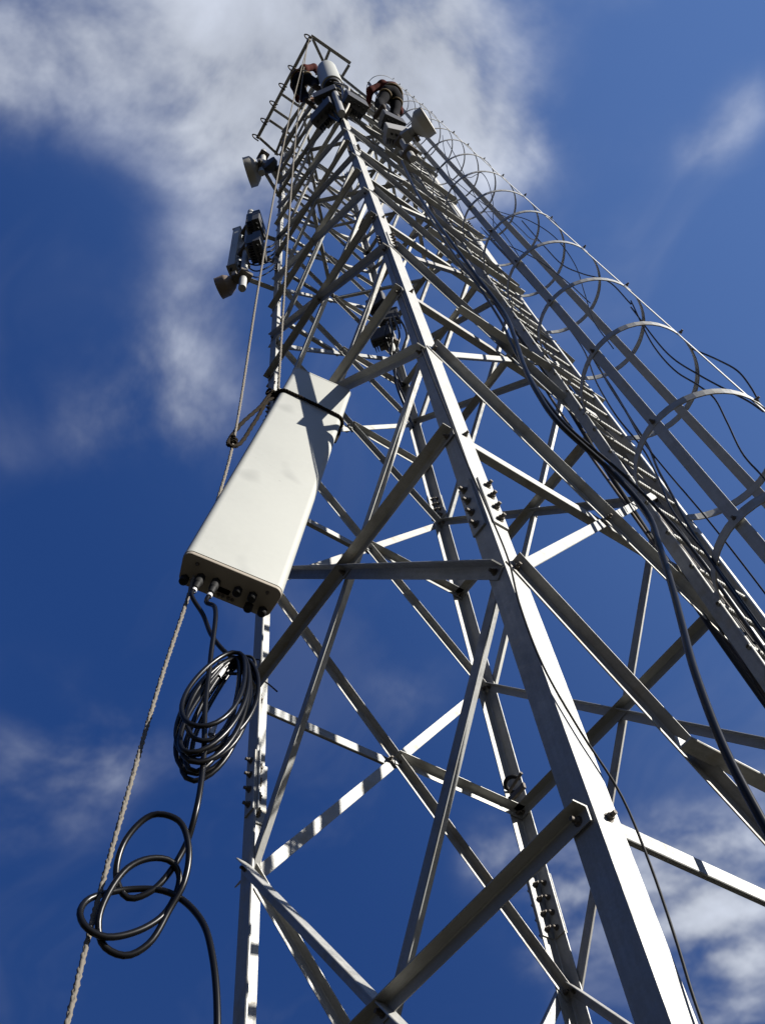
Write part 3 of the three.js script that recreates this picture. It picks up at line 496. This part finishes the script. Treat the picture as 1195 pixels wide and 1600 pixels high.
function smallPanel(label, pos, yaw, w, h, d) {
  const t = thing('sector_antenna', label, 'antenna', pos); t.rotation.y = yaw;
  const s = new THREE.Shape(); s.moveTo(-w / 2, 0); s.lineTo(w / 2, 0); s.absarc(w / 2 - d * 0.4, d * 0.55, d * 0.4, 0, 1.57); s.absarc(-w / 2 + d * 0.4, d * 0.55, d * 0.4, 1.57, 3.1416); s.closePath();
  part('radome', new THREE.ExtrudeGeometry(s, { depth: h - 0.06, bevelEnabled: false, curveSegments: 6 }).rotateX(-Math.PI / 2).rotateY(Math.PI).translate(0, 0.03, 0), M.radome, t);
  for (const y of [0, h - 0.03]) part('end_cap', box(w * 1.02, 0.03, d, 0.006).translate(0, y + 0.015, d / 2 - 0.01), M.grey, t);
  for (const y of [0.2, h - 0.3]) part('bracket', box(0.07, 0.1, 0.12, 0.006).translate(0, y, -0.07), M.bolt, t);
  for (const x of [-0.06, 0, 0.06]) part('connector', new THREE.CylinderGeometry(0.014, 0.014, 0.07, 10).translate(x, -0.03, d / 2), M.blackDull, t);
  return t;
}
const jumper = (label, pts, r = 0.011, m = M.black) => solo('jumper_cable', tubeAlong(pts, r, 70, 8), m, label, 'cable');
// left group, half way up on the left leg
{
  const p = [-0.86, 11.35, 1.12], lk = (y) => { const h = (y - OFF) / S; return [-half(h), y, half(h)]; };
  mountPole('antenna_pole', 'upright antenna pole on short arms off the left side of the tower', p, 3.25, 0.04, [[0.35, lk(11.7)], [1.35, lk(12.7)], [2.3, lk(13.65)]]);
  smallPanel('narrow white antenna standing against the pole on the left of the tower', [-1.0, 12.3, 1.13], -0.9, 0.2, 1.65, 0.11);
  dish('tan drum-shaped dish at the foot of the left antenna pole', [-1.03, 11.75, 1.22], [-0.82, -0.02, 0.55], 0.23, 0.2, M.tan, M.tan);
  radioUnit('black radio box behind the narrow antenna, upper of the two on the left pole', [-0.64, 13.2, 1.1], 2.3, [0.26, 0.42, 0.16]);
  radioUnit('black radio box near the leg, lower of the two on the left pole', [-0.66, 12.4, 1.06], 2.3, [0.26, 0.38, 0.16]);
  for (let i = 0; i < 6; i++) jumper(['uppermost black jumper bowed between left pole and leg', 'second black jumper from top between left pole and leg', 'middle black jumper sagging between left pole and leg', 'lower black jumper sagging between left pole and leg', 'second lowest jumper looping under the left radio boxes', 'lowest thin jumper loop hanging under the left arms'][i], [[-0.98, 12.3 + 0.25 * (5 - i) * 0.7, 1.14], [-0.92 + 0.02 * i, 11.9 + 0.2 * (5 - i), 1.12], [-0.8, 11.75 + 0.22 * (5 - i), 1.02], [-0.72, 12.0 + 0.2 * (5 - i), 0.88], [-0.70, 12.6 + 0.2 * (5 - i), 0.8]], 0.012 - 0.001 * i);
}
// far leg group
{
  const y0 = 11.9;
  mountPole('antenna_pole', 'short pole crowded with radio boxes inside the far leg', [-0.66, y0 - 0.4, -0.62], 2.0, 0.04, [[0.3, [-0.8, y0, -0.8]], [1.5, [-0.79, y0 + 1.15, -0.79]]]);
  radioUnit('dark radio box on the far leg, nearest to the front leg', [-0.56, y0 + 0.55, -0.6], 0.8, [0.24, 0.36, 0.16]);
  radioUnit('smaller dark radio box on the far leg under the others', [-0.66, y0 + 0.0, -0.5], 0.6, [0.24, 0.3, 0.16], M.dark);
  radioUnit('dark radio box high on the far leg', [-0.62, y0 + 1.1, -0.52], 0.3, [0.24, 0.36, 0.16]);
  for (let i = 0; i < 4; i++) jumper(['shortest jumper knotted under the far radio boxes', 'jumper looping left under the far radio boxes', 'jumper looping right under the far radio boxes', 'long jumper trailing down the far leg'][i], [[-0.56 + 0.05 * i, y0 + 0.3, -0.55], [-0.6 + 0.06 * i, y0 - 0.15 - 0.1 * i, -0.5 - 0.04 * i], [-0.68, y0 - 0.25 - 0.2 * i, -0.6], [-0.74, y0 - 0.5 - 0.5 * i, -0.71]], 0.012);
}
// small clamp left on the far leg lower down
{
  const h = (5.45 - OFF) / S, t = thing('pipe_clamp', 'small dark clamp bolted on the far leg near a horizontal brace', 'clamp', [-half(h) + 0.06, 5.42, -half(h) + 0.05]);
  part('jaw', new THREE.TorusGeometry(0.05, 0.012, 8, 20, 4.2).rotateX(1.2), M.blackDull, t); part('bolt', rod(V(-0.09, -0.02, 0), V(0.09, 0.0, 0.02), 0.009, 8), M.bolt, t); part('plate', box(0.15, 0.035, 0.02, 0.004).translate(0.02, -0.1, 0.03), M.bolt, t);
}
// canister and boxes on the near leg at the top
{
  const t = thing('canister_antenna', 'white cylindrical antenna on the near leg just below the top frame', 'antenna', [0.87, 16.05, 0.9]);
  const prof = [[0.02, 0.0], [0.15, 0.0], [0.155, 0.03], [0.155, 2.0], [0.15, 2.06], [0.11, 2.1], [0.0, 2.11]].map((a) => new THREE.Vector2(...a));
  part('radome', new THREE.LatheGeometry(prof, 40), M.radome, t);
  part('base_plate', new THREE.CylinderGeometry(0.135, 0.12, 0.05, 30).translate(0, -0.03, 0), M.dark, t);
  for (let i = 0; i < 6; i++) part('connector', new THREE.CylinderGeometry(0.018, 0.018, 0.09, 10).translate(Math.cos(i) * 0.085, -0.09, Math.sin(i) * 0.085), M.blackDull, t);
  part('mount_pipe', new THREE.CylinderGeometry(0.045, 0.045, 2.3, 16).translate(0.0, -1.2, 0.0), M.zincDull, t);
  for (const y of [-0.5, -1.5]) part('clamp', box(0.2, 0.08, 0.2, 0.006).translate(-0.06, y, -0.08), M.bolt, t);
  radioUnit('dark radio box below the cylindrical antenna, left one', [0.66, 14.75, 0.98], 0.2, [0.34, 0.5, 0.2]);
  radioUnit('dark radio box below the cylindrical antenna, right one', [0.98, 14.8, 0.70], 1.5, [0.3, 0.5, 0.2]);
  radioUnit('dark radio box tucked close under the cylindrical antenna', [0.78, 15.6, 0.98], 0.6, [0.32, 0.42, 0.18]);
  for (let i = 0; i < 5; i++) jumper(['jumper at left from the cylindrical antenna to the radio boxes', 'jumper left of middle under the cylindrical antenna', 'middle jumper under the cylindrical antenna', 'jumper right of middle under the cylindrical antenna', 'pale dusty jumper at right under the cylindrical antenna'][i], [[0.82 + 0.03 * i, 16.0, 0.93], [0.75 + 0.07 * i, 15.5, 1.0 - 0.05 * i], [0.72 + 0.07 * i, 15.1, 0.99 - 0.05 * i], [0.70 + 0.06 * i, 14.5, 0.95 - 0.04 * i], [0.76 + 0.02 * i, 13.9, 0.85]], 0.014, i === 4 ? M.dish : M.black);
}
// dishes near the top
{
  mountPole('antenna_pole', 'short pole holding two dishes beyond the left edge of the tower', [-0.56, 15.7, 1.16], 1.6, 0.045, [[0.35, [-0.76, 16.05, 0.76]], [1.2, [-0.76, 16.9, 0.76]]]);
  dish('cream cone-backed dish pointing left below the top frame', [-0.66, 16.05, 1.24], [-0.75, -0.05, 0.66], 0.42, 0.2, M.dish, M.dish);
  dish('small dark dish close to the left leg below the top frame', [-0.45, 15.9, 1.08], [0.3, -0.1, 0.95], 0.24, 0.14, M.dark, M.dark);
  mountPole('antenna_pole', 'short pole holding the dish on the ladder side', [1.0, 12.7, 0.12], 1.5, 0.04, [[0.3, [0.8, 13.0, 0.12]], [1.1, [0.8, 13.8, 0.12]]]);
  dish('cream dish pointing right beside the ladder cage', [1.3, 13.35, 0.12], [0.93, -0.02, -0.36], 0.34, 0.2, M.dish, M.dish);
  radioUnit('grey radio box with pale lid behind the dish on the ladder side', [1.02, 14.2, 0.16], 1.2, [0.3, 0.42, 0.2], M.grey);
  radioUnit('dark radio box just under the right climber', [1.05, 14.95, 0.16], 1.4, [0.3, 0.4, 0.2], M.dark);
}

// ------------------------------------------------------------------ the two climbers
const smin = (a, b, k) => { const h = Math.max(0, Math.min(1, 0.5 + 0.5 * (b - a) / k)); return b + (a - b) * h - k * h * (1 - h); };
function bonesMesh(bones, k, res) { // tapered capsules [a, b, ra, rb], joined by a smooth minimum and meshed
  const lo = V(1e9, 1e9, 1e9), hi = lo.clone().negate();
  for (const [a, b, ra, rb] of bones) for (const [p, r] of [[a, ra], [b, rb]]) { lo.min(V(p[0] - r, p[1] - r, p[2] - r)); hi.max(V(p[0] + r, p[1] + r, p[2] + r)); }
  const c = lo.clone().add(hi).multiplyScalar(0.5), size = Math.max(...hi.clone().sub(lo).toArray()) / 2 * 1.12;
  const mc = new MarchingCubes(res, new THREE.MeshBasicMaterial(), false, false, 120000), half_ = res / 2;
  for (let z = 0; z < res; z++) for (let y = 0; y < res; y++) for (let x = 0; x < res; x++) {
    const px = c.x + (x - half_) / half_ * size, py = c.y + (y - half_) / half_ * size, pz = c.z + (z - half_) / half_ * size;
    let d = 10;
    for (const [a, b, ra, rb] of bones) {
      const bx = b[0] - a[0], by = b[1] - a[1], bz = b[2] - a[2], t = Math.max(0, Math.min(1, ((px - a[0]) * bx + (py - a[1]) * by + (pz - a[2]) * bz) / (bx * bx + by * by + bz * bz + 1e-9)));
      const e = Math.hypot(px - a[0] - bx * t, py - a[1] - by * t, pz - a[2] - bz * t) - (ra + (rb - ra) * t);
      d = d > 5 ? e : smin(d, e, k);
    }
    mc.field[x + y * res + z * res * res] = -d;
  }
  mc.isolation = 0; mc.update();
  const n = mc.count, g = new THREE.BufferGeometry(), p = mc.positionArray.slice(0, n * 3), nn = mc.normalArray.slice(0, n * 3);
  for (let i = 0; i < n; i++) { p[i * 3] = c.x + p[i * 3] * size; p[i * 3 + 1] = c.y + p[i * 3 + 1] * size; p[i * 3 + 2] = c.z + p[i * 3 + 2] * size; }
  g.setAttribute('position', new THREE.BufferAttribute(p, 3)); g.setAttribute('normal', new THREE.BufferAttribute(nn, 3));
  g.setAttribute('uv', new THREE.BufferAttribute(new Float32Array(n * 2), 2));
  return g;
}
function hand(w, dir, side) { // palm, four fingers and a thumb, curled
  const d = dir.clone().normalize(), s = V().crossVectors(d, V(0, 1, 0.01)).normalize().multiplyScalar(side), u = V().crossVectors(s, d).normalize(), at = (f, l, h) => w.clone().addScaledVector(d, f).addScaledVector(s, l).addScaledVector(u, h).toArray();
  const b = [[at(0, 0, 0), at(0.045, 0.012, 0), 0.024, 0.022], [at(0.02, -0.01, 0), at(0.075, -0.022, 0), 0.02, 0.015], [at(0.02, 0.01, 0), at(0.08, 0.02, 0), 0.02, 0.015]];
  [[-0.03, 0.028], [-0.011, 0.036], [0.009, 0.038], [0.028, 0.033]].forEach(([l, f]) => b.push([at(0.08, l, 0), at(0.08 + f, l, -0.01), 0.0095, 0.009], [at(0.08 + f, l, -0.01), at(0.085 + f, l, -0.042), 0.009, 0.008], [at(0.085 + f, l, -0.042), at(0.07, l, -0.055), 0.008, 0.0075]));
  b.push([at(0.03, 0.03, -0.005), at(0.06, 0.055, -0.02), 0.0115, 0.010], [at(0.06, 0.055, -0.02), at(0.08, 0.045, -0.045), 0.010, 0.008]);
  return b;
}
function climber(label, pos, yaw, pose) {
  const t = thing('person', label, 'person', pos, null); t.rotation.y = yaw; t.scale.setScalar(0.8);
  const J = pose, grow = (l, r) => l.map(([a, b, ra, rb]) => [a, b, ra + r, rb + r]);
  const arm = (s) => { const q = J[s]; return [[q.shoulder, q.elbow, 0.052, 0.043], [q.elbow, q.wrist, 0.042, 0.029]]; };
  const legB = (s) => { const q = J[s]; return [[q.hip, q.knee, 0.088, 0.058], [q.knee, q.ankle, 0.056, 0.04]]; };
  const torso = [[J.pelvis, J.waist, 0.125, 0.118], [J.waist, J.chest, 0.118, 0.135], [J.l.shoulder, J.r.shoulder, 0.062, 0.062], [J.l.hip, J.r.hip, 0.095, 0.095]];
  const foot = (s) => { const q = J[s]; return [[q.ankle, [q.ankle[0], q.ankle[1] - 0.05, q.ankle[2] - 0.03], 0.045, 0.04], [[q.ankle[0], q.ankle[1] - 0.055, q.ankle[2] - 0.03], [q.ankle[0] * 1.15, q.ankle[1] - 0.065, q.ankle[2] + 0.17], 0.042, 0.032]]; };
  const head = vec(J.head), f = vec(J.face).normalize(), hb = [[head.clone().addScaledVector(f, -0.015).toArray(), head.clone().add(V(0, 0.035, 0)).addScaledVector(f, -0.01).toArray(), 0.088, 0.085], [head.clone().addScaledVector(f, 0.035).add(V(0, -0.05, 0)).toArray(), head.clone().addScaledVector(f, 0.05).add(V(0, -0.08, 0)).toArray(), 0.058, 0.04], [head.clone().addScaledVector(f, 0.09).toArray(), head.clone().addScaledVector(f, 0.105).add(V(0, -0.03, 0)).toArray(), 0.010, 0.015]];
  const side = V().crossVectors(f, V(0, 1, 0)).normalize();
  for (const s of [-1, 1]) hb.push([head.clone().addScaledVector(side, s * 0.088).add(V(0, 0.01, 0)).toArray(), head.clone().addScaledVector(side, s * 0.092).add(V(0, -0.03, 0)).toArray(), 0.018, 0.013]);
  const skin = [bonesMesh([...torso, ...arm('l'), ...arm('r'), ...legB('l'), ...legB('r'), ...foot('l'), ...foot('r'), [J.chest, J.neck, 0.09, 0.058], [J.neck, J.head, 0.056, 0.06]], 0.04, 84), bonesMesh(hb, 0.022, 64)];
  for (const [s, d] of [['l', 1], ['r', -1]]) skin.push(bonesMesh(hand(vec(J[s].wrist), vec(J[s].wrist).sub(vec(J[s].elbow)), d), 0.008, 64));
  part('body', mergeGeometries(skin), M.skin, t);
  part('jacket', bonesMesh([...grow(torso.slice(0, 3), 0.022), ...grow(arm('l'), 0.02), ...grow(arm('r'), 0.02), [J.chest, J.neck, 0.11, 0.075]], 0.05, 84), M.red, t);
  part('trousers', bonesMesh([...grow(legB('l'), 0.022), ...grow(legB('r'), 0.022), [J.l.hip, J.r.hip, 0.122, 0.122], [J.pelvis, J.waist, 0.15, 0.135]], 0.04, 84), J.trousers || M.navy, t);
  for (const s of ['l', 'r']) part('boot', bonesMesh(grow(foot(s), 0.012), 0.02, 48), M.boot, t);
  const hel = new THREE.SphereGeometry(0.128, 28, 14, 0, 6.2832, 0, 1.62).scale(0.93, 1, 1.08); hel.translate(0, 0.02, -0.01);
  const brim = new THREE.CylinderGeometry(0.135, 0.14, 0.012, 28).translate(0, 0.018, 0.012);
  const h = part('helmet', mergeGeometries([hel.toNonIndexed(), brim.toNonIndexed()]), J.helmet, t); h.position.copy(head); h.quaternion.setFromUnitVectors(V(0, 0, 1), f);
  const belt = []; for (let i = 0; i <= 24; i++) { const a = i / 24 * 6.2832; belt.push(vec(J.pelvis).lerp(vec(J.waist), 0.4).add(V(Math.cos(a) * 0.185, 0.01 * Math.sin(2 * a), Math.sin(a) * 0.165)).toArray()); }
  part('harness_belt', tubeAlong(belt, 0.022, 60, 6), M.yellow, t);
  for (const s of ['l', 'r']) { const q = J[s]; const loop = [], c = vec(q.hip).lerp(vec(q.knee), 0.25), ax = vec(q.knee).sub(vec(q.hip)).normalize(), e1 = V().crossVectors(ax, V(1, 0, 0.2)).normalize(), e2 = V().crossVectors(ax, e1); for (let i = 0; i <= 20; i++) { const a = i / 20 * 6.2832; loop.push(c.clone().addScaledVector(e1, Math.cos(a) * 0.112).addScaledVector(e2, Math.sin(a) * 0.112).toArray()); } part('leg_strap', tubeAlong(loop, 0.016, 40, 6), M.yellow, t); }
  part('lanyard', tubeAlong([J.pelvis, [J.pelvis[0] + 0.2, J.pelvis[1] + 0.12, J.pelvis[2] + 0.15], J.anchor], 0.009, 30, 6), M.yellow, t);
  return t;
}
const poseA = { pelvis: [0, 0.9, -0.22], waist: [0, 1.06, -0.24], chest: [0, 1.3, -0.25], neck: [0, 1.47, -0.22], head: [0, 1.6, -0.18], face: [0, 0.1, 1], helmet: M.white, anchor: [0.05, 1.15, 0.22],
  l: { shoulder: [0.18, 1.38, -0.24], elbow: [0.33, 1.2, -0.05], wrist: [0.24, 1.3, 0.12], hip: [0.1, 0.88, -0.2], knee: [0.17, 0.5, 0.0], ankle: [0.15, 0.11, 0.02] },
  r: { shoulder: [-0.18, 1.38, -0.24], elbow: [-0.31, 1.16, -0.05], wrist: [-0.2, 1.12, 0.13], hip: [-0.1, 0.88, -0.2], knee: [-0.16, 0.5, 0.0], ankle: [-0.14, 0.11, 0.02] } };
const poseB = { ...poseA, helmet: M.red, r: { ...poseA.r, elbow: [-0.3, 1.58, -0.08], wrist: [-0.24, 1.82, 0.06] } };
climber('person in red jacket and white helmet leaning out in a harness on the ladder side', [1.04, 15.92, 0.08], -Math.PI / 2, poseA);
climber('person in red jacket reaching up with one arm left of the cylindrical antenna', [0.52, 17.46, 0.98], Math.PI, poseB);

renderer.render(scene, camera);
